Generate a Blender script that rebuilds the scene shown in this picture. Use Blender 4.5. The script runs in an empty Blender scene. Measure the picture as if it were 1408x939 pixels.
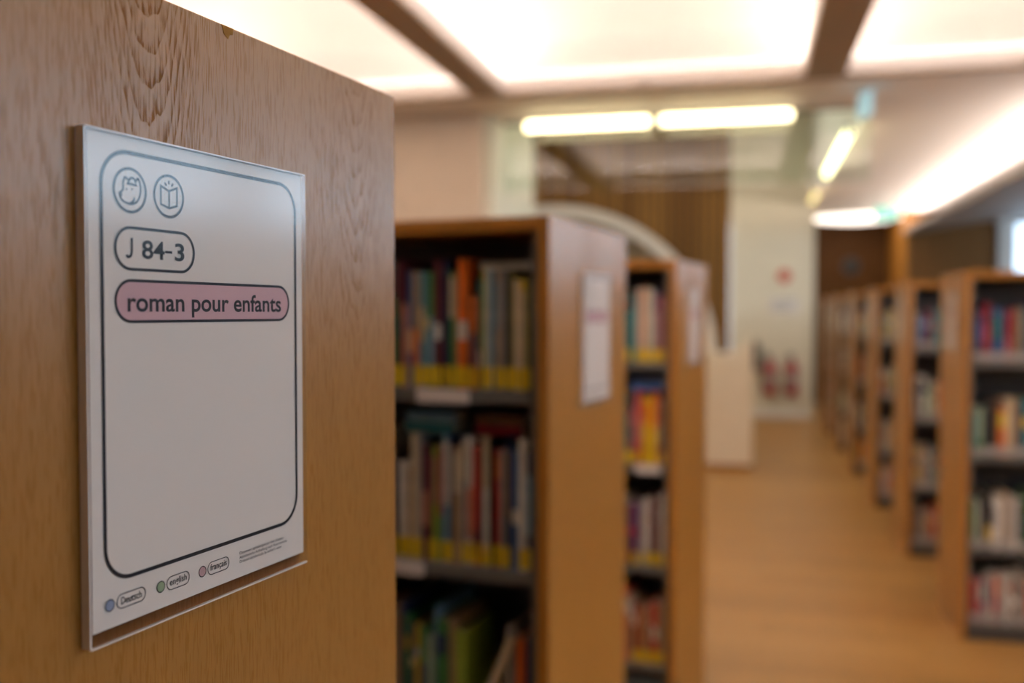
import bpy, bmesh, math, random
from mathutils import Vector, Matrix

scene = bpy.context.scene
COL = scene.collection
R = math.radians
rnd = random.Random(7)

# ------------------------------------------------------------------ camera
cam_d = bpy.data.cameras.new('camera')
cam = bpy.data.objects.new('camera', cam_d); COL.objects.link(cam)
cam_d.sensor_width = 36.0
cam_d.lens = 1330.0 / 1408.0 * 36.0
cam_d.clip_start = 0.02; cam_d.clip_end = 200
cam.location = (0, 0, 1.6)
cam.rotation_euler = (R(90 - 1.70), 0, R(13.6))
cam_d.dof.use_dof = True
cam_d.dof.focus_distance = 0.665
cam_d.dof.aperture_fstop = 2.9
scene.camera = cam

# ------------------------------------------------------------------ view + world
scene.view_settings.view_transform = 'Standard'
scene.view_settings.look = 'None'
scene.view_settings.gamma = 1.0
scene.view_settings.use_curve_mapping = False
scene.view_settings.exposure = 0.0
world = bpy.data.worlds.new('world'); scene.world = world
world.use_nodes = True
bg = world.node_tree.nodes['Background']
bg.inputs['Color'].default_value = (0.72, 0.84, 1.0, 1)
bg.inputs['Strength'].default_value = 3.0

# ------------------------------------------------------------------ lights
WARM = (1.0, 0.84, 0.745)
def area(name, loc, rot, sx, sy, power, color):
    d = bpy.data.lights.new(name, 'AREA'); d.shape = 'RECTANGLE'
    d.size = sx; d.size_y = sy; d.energy = power; d.color = color
    o = bpy.data.objects.new(name, d); COL.objects.link(o)
    o.location = loc; o.rotation_euler = rot
    return o
COFX = [(-4.08, -1.98), (-1.74, 0.37), (0.64, 2.75)]     # coffer openings across the hall
COFY = [(-1.95, 0.85), (1.1, 3.85), (4.1, 6.95)]         # and along it
CZ = 3.2                                                  # ceiling height
COVE_POWER = 28.0
WIN_Y = [-.2, 2.6, 5.4, 8.2, 11.0, 13.8]                  # middles of the high windows
for (x0, x1) in COFX:
    for (y0, y1) in COFY:
        xm, ym = (x0 + x1) / 2, (y0 + y1) / 2
        if y1 < 1: continue                               # the coffers over the photographer are switched off
        # LED strips lying in the cove trough behind the lip, shining up and inwards
        area('cove_light', (xm, y1 + .07, CZ + .14), (R(180 + 10), 0, 0), x1 - x0, .05, COVE_POWER, WARM)
        area('cove_light', (xm, y0 - .07, CZ + .14), (R(180 - 10), 0, 0), x1 - x0, .05, COVE_POWER * .7, WARM)
        area('cove_light', (x0 - .07, ym, CZ + .14), (0, R(180 + 10), 0), .05, y1 - y0, COVE_POWER * .7, WARM)
        area('cove_light', (x1 + .07, ym, CZ + .14), (0, R(180 - 10), 0), .05, y1 - y0, COVE_POWER * .7, WARM)
# strip behind the long bulkhead that washes the far ceiling
area('cove_light', (2.66, 11.8, 2.925), (0, R(180 - 68), 0), .06, 8.6, 120, WARM)
# fill light added high in the two-storey void to brighten its walls
area('void_fill', (-1.4, 11.6, 4.76), (0, 0, 0), 3.6, 5.0, 110, (1.0, .90, .74))
# daylight entering by the high windows beyond the shelves
for y in WIN_Y:
    area('window_daylight', (6.25, y, 2.80), (0, R(90), 0), .76, 2.5, 44, (.64, .83, 1.0))

# ------------------------------------------------------------------ helpers
def tag(o, label=None, cat=None, group=None, kind=None):
    if label: o['label'] = label
    if cat: o['category'] = cat
    if group: o['group'] = group
    if kind: o['kind'] = kind
    return o
def empty(name, loc=(0, 0, 0), rz=0.0, parent=None):
    o = bpy.data.objects.new(name, None); COL.objects.link(o)
    o.location = loc; o.rotation_euler = (0, 0, rz); o.empty_display_size = .05
    if parent: o.parent = parent
    return o
def obj(name, mesh, mat, parent=None, loc=(0, 0, 0), rot=(0, 0, 0)):
    if isinstance(mesh, bmesh.types.BMesh):
        me = bpy.data.meshes.new(name); mesh.to_mesh(me); mesh.free()
    else: me = mesh
    if mat is not None and not me.materials: me.materials.append(mat)
    o = bpy.data.objects.new(name, me); COL.objects.link(o)
    if mat is not None and me.materials[0] is not mat:
        o.material_slots[0].link = 'OBJECT'; o.material_slots[0].material = mat
    o.location = loc; o.rotation_euler = rot
    if parent: o.parent = parent
    return o
def box(bm, x0, x1, y0, y1, z0, z1):
    if x0 > x1: x0, x1 = x1, x0
    vs = [bm.verts.new(p) for p in ((x0,y0,z0),(x1,y0,z0),(x1,y1,z0),(x0,y1,z0),(x0,y0,z1),(x1,y0,z1),(x1,y1,z1),(x0,y1,z1))]
    for f in ((3,2,1,0),(4,5,6,7),(0,1,5,4),(1,2,6,5),(2,3,7,6),(3,0,4,7)):
        bm.faces.new([vs[i] for i in f])
    return bm
def bx(x0, x1, y0, y1, z0, z1, bev=0.0):
    bm = bmesh.new(); box(bm, x0, x1, y0, y1, z0, z1)
    if bev: bmesh.ops.bevel(bm, geom=bm.edges[:], offset=bev, segments=2, affect='EDGES', profile=.5)
    return bm
def cyl(r, p0, p1, n=20, r2=None):
    p0, p1 = Vector(p0), Vector(p1); d = p1 - p0
    bm = bmesh.new()
    bmesh.ops.create_cone(bm, cap_ends=True, segments=n, radius1=r, radius2=r if r2 is None else r2, depth=d.length,
        matrix=Matrix.Translation((p0 + p1) / 2) @ d.to_track_quat('Z', 'Y').to_matrix().to_4x4())
    return bm
def lathe(profile, n=24):
    bm = bmesh.new(); rings = []
    for (r, z) in profile:
        rings.append([bm.verts.new((r * math.cos(2*math.pi*i/n), r * math.sin(2*math.pi*i/n), z)) for i in range(n)])
    for a, b in zip(rings, rings[1:]):
        for i in range(n): bm.faces.new((a[i], a[(i+1) % n], b[(i+1) % n], b[i]))
    bm.faces.new(rings[0][::-1]); bm.faces.new(rings[-1])
    for f in bm.faces: f.smooth = True
    return bm
def join(*bms):
    out = bmesh.new()
    for b in bms:
        me = bpy.data.meshes.new('t'); b.to_mesh(me); b.free(); out.from_mesh(me); bpy.data.meshes.remove(me)
    return out
def sweep(path, r, n=8):
    bm = bmesh.new(); rings = []
    pts = [Vector(p) for p in path]
    for i, p in enumerate(pts):
        t = (pts[min(i+1, len(pts)-1)] - pts[max(i-1, 0)]).normalized()
        q = t.to_track_quat('Z', 'Y')
        rings.append([bm.verts.new(p + q @ Vector((r*math.cos(2*math.pi*k/n), r*math.sin(2*math.pi*k/n), 0))) for k in range(n)])
    for a, b in zip(rings, rings[1:]):
        for k in range(n): bm.faces.new((a[k], a[(k+1) % n], b[(k+1) % n], b[k]))
    bm.faces.new(rings[0][::-1]); bm.faces.new(rings[-1])
    return bm

# ------------------------------------------------------------------ materials
def mat(name, color, rough=.5, spec=.5, emit=None, es=0.0, metal=0.0, bump=0.0, bscale=200.0, var=0.0, vscale=6.0):
    m = bpy.data.materials.new(name); m.use_nodes = True
    nt = m.node_tree; b = nt.nodes['Principled BSDF']
    b.inputs['Base Color'].default_value = (*color, 1); b.inputs['Roughness'].default_value = rough
    b.inputs['Specular IOR Level'].default_value = spec; b.inputs['Metallic'].default_value = metal
    if emit: b.inputs['Emission Color'].default_value = (*emit, 1); b.inputs['Emission Strength'].default_value = es
    if bump or var:
        tc = nt.nodes.new('ShaderNodeTexCoord')
    if bump:
        n = nt.nodes.new('ShaderNodeTexNoise'); n.inputs['Scale'].default_value = bscale; n.inputs['Detail'].default_value = 3
        nt.links.new(tc.outputs['Object'], n.inputs['Vector'])
        bp = nt.nodes.new('ShaderNodeBump'); bp.inputs['Strength'].default_value = bump; bp.inputs['Distance'].default_value = .001
        nt.links.new(n.outputs['Fac'], bp.inputs['Height']); nt.links.new(bp.outputs['Normal'], b.inputs['Normal'])
    if var:
        n2 = nt.nodes.new('ShaderNodeTexNoise'); n2.inputs['Scale'].default_value = vscale; n2.inputs['Detail'].default_value = 3
        nt.links.new(tc.outputs['Object'], n2.inputs['Vector'])
        mp = nt.nodes.new('ShaderNodeMapRange'); mp.inputs['From Min'].default_value = .3; mp.inputs['From Max'].default_value = .7
        mp.inputs['To Min'].default_value = 1 - var; mp.inputs['To Max'].default_value = 1 + var
        nt.links.new(n2.outputs['Fac'], mp.inputs['Value'])
        mx = nt.nodes.new('ShaderNodeVectorMath'); mx.operation = 'SCALE'; mx.inputs[0].default_value = color
        nt.links.new(mp.outputs['Result'], mx.inputs['Scale']); nt.links.new(mx.outputs['Vector'], b.inputs['Base Color'])
    return m

def wood(name, light, mid, dark, axis='Z', rough=.42, centres=((-.26, -9.0, 1.0),), cath=1.0, coat=.0, spec=.5, rvar=.18):
    """oak veneer: long vertical fibres, open pores and flat-sawn cathedral figure. axis = the fibre direction."""
    m = bpy.data.materials.new(name); m.use_nodes = True
    nt = m.node_tree; N = nt.nodes; L = nt.links
    b = N['Principled BSDF']; b.inputs['Roughness'].default_value = rough; b.inputs['Specular IOR Level'].default_value = spec
    if coat: b.inputs['Coat Weight'].default_value = coat; b.inputs['Coat Roughness'].default_value = .35
    tc = N.new('ShaderNodeTexCoord'); oi = N.new('ShaderNodeObjectInfo')
    sep = N.new('ShaderNodeSeparateXYZ'); L.new(tc.outputs['Object'], sep.inputs[0])
    def math_(op, a, c=None, d=None):
        n = N.new('ShaderNodeMath'); n.operation = op
        for i, v in enumerate((a, c, d)):
            if v is None: continue
            if isinstance(v, (int, float)): n.inputs[i].default_value = v
            else: L.new(v, n.inputs[i])
        return n.outputs[0]
    ax = {'X': ('X', 'Y', 'Z'), 'Z': ('Z', 'Y', 'X')}[axis]
    along, across, third = (sep.outputs[k] for k in ax)
    across = math_('ADD', across, math_('MULTIPLY', third, .7))
    rv = math_('MULTIPLY', oi.outputs['Random'], 7.3)
    def noise(sa, sc, detail=3, rough_=.6, off=0.0):
        c = N.new('ShaderNodeCombineXYZ')
        L.new(math_('MULTIPLY', across, sc), c.inputs[0]); L.new(math_('MULTIPLY', along, sa), c.inputs[1])
        L.new(math_('ADD', rv, off), c.inputs[2])
        n = N.new('ShaderNodeTexNoise'); n.inputs['Scale'].default_value = 1; n.inputs['Detail'].default_value = detail
        n.inputs['Roughness'].default_value = rough_
        L.new(c.outputs[0], n.inputs['Vector']); return n.outputs['Fac']
    warp = noise(9, 70, 2, .5, 11.0)
    # cathedral figure: nested U contours around each centre line, fading out into straight grain
    ringv = None
    for (c0, zoff, amp) in centres:
        d = math_('SUBTRACT', across, c0); d2 = math_('MULTIPLY', d, d)
        p = math_('SUBTRACT', math_('MULTIPLY', d2, 9.0), math_('MULTIPLY', along, .10))
        p = math_('ADD', p, math_('MULTIPLY', math_('SUBTRACT', warp, .5), .0040))
        ring = math_('POWER', math_('FRACT', math_('MULTIPLY', p, 420.0)), 2.0)
        fade = math_('POWER', 2.718, math_('MULTIPLY', d2, -260.0))
        sm = N.new('ShaderNodeMapRange'); sm.inputs['From Min'].default_value = zoff - .1; sm.inputs['From Max'].default_value = zoff
        L.new(along, sm.inputs['Value']); fade = math_('MULTIPLY', fade, sm.outputs[0])
        r = math_('MULTIPLY', math_('MULTIPLY', ring, fade), amp * cath)
        ringv = r if ringv is None else math_('MAXIMUM', ringv, r)
    fibre = noise(4, 380, 2, .6, 3.0)
    pores = noise(55, 900, 1, .5, 5.0)
    broad = noise(.8, 9, 2, .5, 1.0)
    pore_on = N.new('ShaderNodeMapRange'); pore_on.inputs['From Min'].default_value = .51; pore_on.inputs['From Max'].default_value = .60
    L.new(math_('ADD', pores, math_('MULTIPLY', ringv, .10)), pore_on.inputs['Value'])
    po = pore_on.outputs[0]
    dk = math_('MINIMUM', math_('ADD', math_('MULTIPLY', ringv, math_('ADD', math_('MULTIPLY', po, .6), .35)), math_('MULTIPLY', po, .40)), 1.0)
    mx1 = N.new('ShaderNodeMix'); mx1.data_type = 'RGBA'
    mx1.inputs['A'].default_value = (*light, 1); mx1.inputs['B'].default_value = (*mid, 1)
    fac = math_('ADD', math_('MULTIPLY', fibre, .55), math_('MULTIPLY', broad, .75)); fac = math_('SUBTRACT', fac, .2)
    fac = math_('ADD', fac, math_('MULTIPLY', math_('SUBTRACT', oi.outputs['Random'], .5), rvar))
    L.new(fac, mx1.inputs['Factor'])
    mx2 = N.new('ShaderNodeMix'); mx2.data_type = 'RGBA'; mx2.inputs['B'].default_value = (*dark, 1)
    L.new(mx1.outputs['Result'], mx2.inputs['A']); L.new(math_('MULTIPLY', dk, .85), mx2.inputs['Factor'])
    L.new(mx2.outputs['Result'], b.inputs['Base Color'])
    L.new(math_('MULTIPLY', math_('SUBTRACT', 1.0, math_('MULTIPLY', dk, .9)), spec), b.inputs['Specular IOR Level'])   # open pores carry no lacquer gloss
    bp = N.new('ShaderNodeBump'); bp.inputs['Strength'].default_value = .35; bp.inputs['Distance'].default_value = .0006
    L.new(math_('SUBTRACT', 1.0, math_('ADD', math_('MULTIPLY', dk, .8), math_('MULTIPLY', fibre, .25))), bp.inputs['Height'])
    L.new(bp.outputs['Normal'], b.inputs['Normal'])
    return m

M = {}
OAK_L, OAK_M, OAK_D = (.43, .198, .038), (.34, .148, .024), (.25, .092, .012)
M['oak'] = wood('oak_veneer', OAK_L, OAK_M, OAK_D, 'Z', .30, ((-.023, 1.70, 1.0), (.222, 1.62, .6)), spec=.65)
M['oak_edge'] = wood('oak_edge', (.52, .225, .035), (.43, .175, .022), (.27, .10, .012), 'Z', .42, cath=.3)
M['oak_top'] = wood('oak_top', (.52, .225, .035), (.43, .175, .022), (.27, .10, .012), 'X', .40, cath=.3)
M['plank'] = wood('oak_floor', (.45, .232, .058), (.33, .160, .035), (.18, .080, .015), 'X', .36, ((0, -9.0, 1.0),), cath=.4, rvar=.8)
M['floorbase'] = mat('floor_joint', (.16, .08, .03), .6, var=.1)
M['chip'] = mat('raw_chip', (.36, .17, .03), .8, .2, bump=.5)
M['steel'] = mat('grey_powder_coat', (.145, .135, .12), .5, bump=.1, bscale=900)
M['steel_dark'] = mat('dark_powder_coat', (.075, .07, .064), .5, bump=.1, bscale=900)
M['white'] = mat('white_paint', (.80, .77, .73), .6, bump=.05, bscale=300, var=.02)
M['vault'] = mat('white_plaster', (.84, .79, .75), .7, bump=.05, bscale=120, var=.015)
M['soffit'] = mat('soffit_plaster', (.84, .81, .78), .7, bump=.05, bscale=120, var=.015)
M['shelfpaint'] = mat('grey_shelf_paint', (.36, .34, .33), .6, bump=.05, bscale=200, var=.03)
M['taupe'] = mat('taupe_beam_paint', (.36, .28, .20), .6, bump=.05, bscale=200, var=.03)
M['beige'] = mat('beige_wall', (.66, .55, .42), .7, bump=.1, bscale=150, var=.03)
M['cream'] = mat('cream_wall', (.78, .74, .60), .65, bump=.1, bscale=150, var=.02)
M['podwhite'] = mat('pod_lacquer', (.74, .74, .68), .25, var=.02)
M['boxwhite'] = mat('cream_lacquer', (.90, .81, .66), .35, var=.02)
M['slat'] = wood('slat_walnut', (.34, .175, .040), (.20, .095, .020), (.09, .036, .008), 'Z', .5, cath=.4, spec=.25, rvar=1.5)
M['slatback'] = mat('slat_backing', (.07, .038, .016), .7, var=.1)
M['darkwood'] = wood('dark_wood_panel', (.13, .056, .012), (.095, .040, .008), (.04, .015, .004), 'Z', .55, cath=.4, spec=.2)
M['brownwood'] = wood('brown_wood_panel', (.25, .115, .032), (.19, .085, .022), (.09, .035, .010), 'Z', .55, cath=.4, spec=.2)
M['ink'] = mat('navy_ink', (.012, .014, .024), .6, .15)
M['paper'] = mat('printed_paper', (.86, .79, .735), .8, .15, bump=.05, bscale=2500)
M['pink'] = mat('pink_ink', (.70, .44, .475), .7, .15)
M['inkblue'] = mat('blue_ink', (.30, .36, .52), .7)
M['inkgreen'] = mat('green_ink', (.32, .43, .26), .7)
M['inkrose'] = mat('rose_ink', (.60, .36, .37), .7)
M['label'] = mat('shelf_label_card', (.78, .72, .68), .6)
M['tube'] = mat('fluorescent_tube', (1, .95, .8), .4, emit=(1.0, .86, .50), es=6.5)
M['tube_dim'] = mat('fluorescent_tube_aged', (1, .9, .6), .4, emit=(1.0, .78, .30), es=1.6)
M['lamp_glow'] = mat('opal_diffuser', (1, .95, .9), .4, emit=(1.0, .88, .77), es=3.0)
M['exit'] = mat('exit_sign_face', (.05, .45, .36), .4, emit=(.12, .62, .50), es=.7)
M['exitwhite'] = mat('exit_sign_symbol', (.8, .9, .85), .4, emit=(.75, 1, .9), es=.6)
M['bluesign'] = mat('pale_blue_sign', (.35, .62, .72), .3, emit=(.42, .72, .85), es=.55)
M['red'] = mat('red_enamel', (.42, .02, .035), .3)
M['redpaper'] = mat('red_print', (.60, .10, .06), .6)
M['greyprint'] = mat('grey_print', (.36, .38, .36), .6)
M['black'] = mat('black_rubber', (.02, .02, .022), .5)
M['yellow'] = mat('yellow_label', (.78, .56, .012), .5)
M['whitetag'] = mat('white_label', (.42, .39, .36), .5)
M['pages'] = mat('page_block', (.70, .62, .48), .8, bump=.4, bscale=1200)
M['frame'] = mat('window_frame_paint', (.66, .60, .54), .5)

def glass_mat(name, tint, rough=.02, ior=1.45, mult=1.0):
    m = bpy.data.materials.new(name); m.use_nodes = True
    nt = m.node_tree; N = nt.nodes; L = nt.links
    N.remove(N['Principled BSDF']); out = N['Material Output']
    t = N.new('ShaderNodeBsdfTransparent'); t.inputs['Color'].default_value = (*tint, 1)
    g = N.new('ShaderNodeBsdfGlossy'); g.inputs['Roughness'].default_value = rough
    fr = N.new('ShaderNodeFresnel'); fr.inputs['IOR'].default_value = ior
    ml = N.new('ShaderNodeMath'); ml.operation = 'MULTIPLY'; ml.inputs[1].default_value = mult; L.new(fr.outputs[0], ml.inputs[0])
    ge = N.new('ShaderNodeNewGeometry'); iv = N.new('ShaderNodeMath'); iv.operation = 'SUBTRACT'; iv.inputs[0].default_value = 1.0
    L.new(ge.outputs['Backfacing'], iv.inputs[1]); m2 = N.new('ShaderNodeMath'); m2.operation = 'MULTIPLY'
    L.new(ml.outputs[0], m2.inputs[0]); L.new(iv.outputs[0], m2.inputs[1])      # outer faces only, no double reflection inside the sheet
    mx = N.new('ShaderNodeMixShader'); L.new(m2.outputs[0], mx.inputs['Fac'])
    L.new(t.outputs[0], mx.inputs[1]); L.new(g.outputs[0], mx.inputs[2]); L.new(mx.outputs[0], out.inputs['Surface'])
    return m
M['acrylic'] = glass_mat('clear_acrylic', (.97, .97, .97), .15, 1.49)
M['acrylic_edge'] = mat('polished_acrylic_edge', (.80, .73, .68), .15, .6)
M['glass'] = glass_mat('partition_glass', (.90, .96, .92), .02, 1.5, 2.0)
M['pane'] = glass_mat('window_pane', (.92, .97, 1.0), .02, 1.45)

# ------------------------------------------------------------------ setting: floor
floor = obj('floor', bx(-6, 6, -4, 18.4, -.06, -.004), M['floorbase']); tag(floor, kind='structure')
PW = .19
plank_me = {}
def plank(x0, x1, y0, name='plank'):
    key = round(x1 - x0, 2)
    if key not in plank_me:
        bm = bx(-key/2 + .0015, key/2 - .0015, -PW/2 + .0015, PW/2 - .0015, -.018, 0, .0)
        me = bpy.data.meshes.new('plank'); bm.to_mesh(me); bm.free(); me.materials.append(M['plank']); plank_me[key] = me
    return obj(name, plank_me[key], M['plank'], floor, ((x0 + x1)/2, y0 + PW/2, 0))
rest = bmesh.new(); nplank = 0
row = 0; y = -3.99
while y < 18.3:
    off = [0, .8, 1.5, .4, 1.15][row % 5]
    x = -6 - off
    while x < 6:
        a, c = max(x, -5.99), min(x + 1.9, 5.99)
        vis = (y > 2.7 and a < 1.5 and c > -1.2 + .0 * y)
        if c - a > .05:
            if vis and nplank < 290: plank(round(a, 2), round(c, 2), y); nplank += 1
            else: box(rest, a + .0015, c - .0015, y + .0015, y + PW - .0015, -.018, 0)
        x += 1.9
    y += PW; row += 1
tag(obj('planks', rest, M['plank'], floor), kind='stuff')

# ------------------------------------------------------------------ setting: ceiling
ceiling = empty('ceiling', (0, 0, CZ)); tag(ceiling, kind='structure')
def ceil_part(name, bm, m): 
    o = obj(name, bm, m, ceiling); o.location = (0, 0, -CZ); return o
TOP = 4.5
HI = 4.8
ceil_part('soffit', bx(-6, 6, 7.0, 7.95, CZ - .004, HI), M['soffit'])
ceil_part('soffit', bx(.93, 6, 7.95, 18.4, CZ - .004, HI), M['soffit'])
ceil_part('soffit', bx(-6, -3.9, 7.95, 18.4, CZ - .004, HI), M['soffit'])
ceil_part('soffit', bx(-3.9, .93, 15.55, 18.4, CZ - .004, HI), M['soffit'])
ceil_part('void_lid', bx(-3.9, .93, 7.95, 15.55, HI, HI + .1), M['soffit'])
ceil_part('soffit', bx(-6, -4.32, -4, 7.0, CZ, TOP), M['soffit'])
ceil_part('soffit', bx(2.99, 6, -4, 7.0, CZ, TOP), M['soffit'])
ceil_part('soffit', bx(-4.32, 2.99, -4, -2.19, CZ, TOP), M['soffit'])
XB = [(-4.32, -4.08), (-1.98, -1.74), (.37, .64), (2.75, 2.99)]
for (a, c) in XB: ceil_part('beam', bx(a, c, -2.19, 7.0, CZ, CZ + .03, .004), M['taupe'])
YB = [(-2.19, -1.95), (.85, 1.1), (3.85, 4.1), (6.95, 7.0)]
for (x0, x1) in COFX:
    for (a, c) in YB: ceil_part('beam', bx(x0, x1, a, c, CZ, CZ + .03, .004), M['taupe'])
for (x0, x1) in COFX:
    for (y0, y1) in COFY:
        # lip: upstand around the opening
        bm = bmesh.new(); t = .02; z0, z1 = CZ + .03, CZ + .13
        for a in ((x0 - t, x1 + t, y0 - t, y0), (x0 - t, x1 + t, y1, y1 + t), (x0 - t, x0, y0, y1), (x1, x1 + t, y0, y1)): box(bm, *a, z0, z1)
        ceil_part('coffer_lip', bm, M['vault'])
        # pillow vault above, wider than the opening by the trough
        e = .118; ex, ey = (x1 - x0)/2 + e, (y1 - y0)/2 + min(e, .118)
        xm, ym = (x0 + x1)/2, (y0 + y1)/2; n = 24
        bm = bmesh.new(); g = []
        for i in range(n + 1):
            r = []
            for j in range(n + 1):
                u = -1 + 2*i/n; v = -1 + 2*j/n
                h = .95 * (1 - abs(u)**2.6) ** .6 * (1 - abs(v)**3.0) ** .6
                r.append(bm.verts.new((xm + u*ex, ym + v*ey, CZ + .20 + h)))
            g.append(r)
        for i in range(n):
            for j in range(n):
                f = bm.faces.new((g[i][j], g[i][j+1], g[i+1][j+1], g[i+1][j])); f.smooth = True
        # side of the trough
        rim = [g[i][0] for i in range(n + 1)] + [g[n][j] for j in range(1, n + 1)] + [g[i][n] for i in range(n - 1, -1, -1)] + [g[0][j] for j in range(n - 1, 0, -1)]
        lo = [bm.verts.new((v.co.x, v.co.y, CZ + .03)) for v in rim]
        for k in range(len(rim)): bm.faces.new((rim[k], rim[(k+1) % len(rim)], lo[(k+1) % len(rim)], lo[k]))
        ceil_part('coffer_vault', bm, M['vault'])
# light shelf bulkhead along the window side of the far hall
bm = bmesh.new()
prof = [(2.40, 2.85), (2.40, 2.93), (2.43, 2.93), (2.43, 2.865), (2.9, 2.90), (2.9, 3.19), (4.9, 3.19), (4.9, 3.17), (2.43, 2.84)]
a = [bm.verts.new((x, 7.3, z)) for x, z in prof]; c = [bm.verts.new((x, 16.3, z)) for x, z in prof]
for i in range(len(prof)): bm.faces.new((a[i], a[(i+1) % len(prof)], c[(i+1) % len(prof)], c[i]))
bm.faces.new(a[::-1]); bm.faces.new(c)
ceil_part('light_shelf', bm, M['shelfpaint'])

# ------------------------------------------------------------------ setting: walls
def struct(name, bm, m): return tag(obj(name, bm, m), kind='structure')
struct('wall_left', bx(-6.15, -6, -4, 18.4, 0, CZ), M['beige'])
struct('wall_back', bx(-6, 6, -4.15, -4, 0, CZ), M['beige'])
struct('wall_alcove', bx(-6, -2.06, 7.5, 7.66, 0, CZ - .004), M['beige'])
struct('wall_return', bx(-2.16, -2.02, 7.67, 9.25, 0, HI), M['cream'])
struct('wall_front', bx(-.24, .925, 15.3, 15.5, 0, HI), M['cream'])
struct('baseboard_front', bx(-.24, .925, 15.27, 15.3, 0, .10, .004), M['white'])
struct('wall_niche_side', bx(.935, 1.0, 15.3, 18.0, 0, CZ - .006), M['cream'])
# niche end wall with dark timber leaves
nw = struct('wall_far', bx(1.0, 2.5, 17.95, 18.1, 0, CZ - .004), M['darkwood'])
for i in range(4):
    obj('panel', bx(1.08 + i*.35, 1.08 + i*.35 + .335, 17.925, 17.95, .02, 2.25, .004), M['darkwood'], nw)
obj('panel', bx(1.08, 2.46, 17.925, 17.95, 2.27, 3.16, .004), M['darkwood'], nw)
# timber clad block beside the niche
bw = struct('wall_timber', bx(2.45, 3.72, 16.2, 16.5, 0, CZ - .004), M['brownwood'])
obj('lit_edge_board', bx(2.41, 2.45, 16.16, 18.0, 0, CZ - .004, .003), M['oak_edge'], bw)  # light on the block's side face put into the colour, as brighter oak
for i in range(3):
    obj('panel', bx(2.46 + i*.42, 2.46 + i*.42 + .41, 16.18, 16.2, .02, CZ - .03, .003), M['brownwood'], bw)
# pier and window wall
struct('wall_pier', bx(3.74, 3.95, 16.1, 16.4, 0, CZ - .004), M['white'])
bm = bmesh.new()
box(bm, 3.95, 6, 16.2, 16.4, 0, 1.9); box(bm, 3.95, 6, 16.2, 16.4, 3.02, CZ - .004); box(bm, 5.6, 6, 16.2, 16.4, 1.9, 3.02)
struct('wall_window_end', bm, M['white'])
def window(n, x0, x1, y0, y1, z0, z1, along):
    w = empty('window_%d' % n, ((x0+x1)/2, (y0+y1)/2, z0)); tag(w, kind='structure')
    o3 = ((x0+x1)/2, (y0+y1)/2, z0)
    def p(nm, bm, m):
        o = obj(nm, bm, m, w); o.location = (-o3[0], -o3[1], -o3[2])
    t = .05
    bm = bmesh.new(); 
    if along == 'x':
        for a in ((x0, x1, z0, z0 + t), (x0, x1, z1 - t, z1), (x0, x0 + t, z0 + t, z1 - t), (x1 - t, x1, z0 + t, z1 - t)): box(bm, a[0], a[1], y0, y1, a[2], a[3])
        p('window_frame', bm, M['frame']); ym = (y0+y1)/2
        p('pane', bx(x0 + t, x1 - t, ym - .005, ym + .005, z0 + t, z1 - t), M['pane'])
    else:
        for a in ((y0, y1, z0, z0 + t), (y0, y1, z1 - t, z1), (y0, y0 + t, z0 + t, z1 - t), (y1 - t, y1, z0 + t, z1 - t)): box(bm, x0, x1, a[0], a[1], a[2], a[3])
        p('window_frame', bm, M['frame']); xm = (x0+x1)/2
        p('pane', bx(xm - .005, xm + .005, y0 + t, y1 - t, z0 + t, z1 - t), M['pane'])
window(1, 3.96, 5.59, 16.26, 16.32, 1.91, 3.01, 'x')
bm = bmesh.new(); ys = WIN_Y
box(bm, 6, 6.15, -4, 18.4, 0, 2.42); box(bm, 6, 6.15, -4, 18.4, 3.17, CZ)
edges = [-4] + [v for y in ys for v in (y - 1.3, y + 1.3)] + [18.4]
for i in range(0, len(edges), 2): box(bm, 6, 6.15, edges[i], edges[i+1], 2.42, 3.17)
struct('wall_right', bm, M['white'])
for i, y in enumerate(ys): window(i + 2, 6.04, 6.10, y - 1.29, y + 1.29, 2.43, 3.16, 'y')

# slatted feature wall
sw = struct('wall_slatted', bx(-3.89, -.25, 15.35, 15.5, 0, HI), M['slatback'])
sl = bpy.data.meshes.new('slat'); b_ = bx(-.044, .044, -.02, .02, 0, HI - .006, .003); b_.to_mesh(sl); b_.free(); sl.materials.append(M['slat'])
for i in range(28): obj('slat', sl, M['slat'], sw, (-3.83 + i * .1305, 15.329, 0))

# hanging glass smoke screen under the soffit
gs = empty('glass_screen', (-.8, 7.98, 2.62)); tag(gs, 'clear glass smoke screen hanging from the soffit behind the tube lights', 'glass screen')
for k in range(3):
    xa = -2.0 + k * .98
    obj('pane', bx(xa + .8, xa + .97 + .8, -.006, .006, 0, .56), M['glass'], gs)
obj('rail', bx(-1.2, 1.74, -.015, .015, .56, .576), M['steel'], gs)

# ------------------------------------------------------------------ lamps
def tube(x, y, L, along, m, label, dimz=3.11):
    t = empty('tube_light', (x, y, dimz), 0 if along == 'x' else R(90)); tag(t, label, 'lamp', 'bare tube lights under the soffit')
    obj('housing', bx(-L/2, L/2, -.03, .03, .035, .0855, .006), M['white'], t)
    obj('glow_tube', cyl(.034, (-L/2 + .015, 0, 0), (L/2 - .015, 0, 0), 16), m, t)
    for s in (-1, 1): obj('end_cap', bx(s*(L/2 - .016) - .012, s*(L/2 - .016) + .012, -.022, .022, -.03, .036, .004), M['white'], t)
tube(-1.25, 7.73, 1.03, 'x', M['tube'], 'glowing warm tube light by the cream return wall')
tube(-.17, 7.73, 1.03, 'x', M['tube'], 'glowing warm tube light in line, farther from the cream return wall')
tube(.83, 9.2, 1.2, 'y', M['tube'], 'bright tube light pointing down the hall, first from the glass screen')
tube(.84, 10.5, 1.2, 'y', M['tube'], 'bright tube light pointing down the hall, second from the glass screen')
tube(.86, 13.2, 1.2, 'y', M['tube_dim'], 'dim yellow tube light pointing down the hall near the niche')
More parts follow.
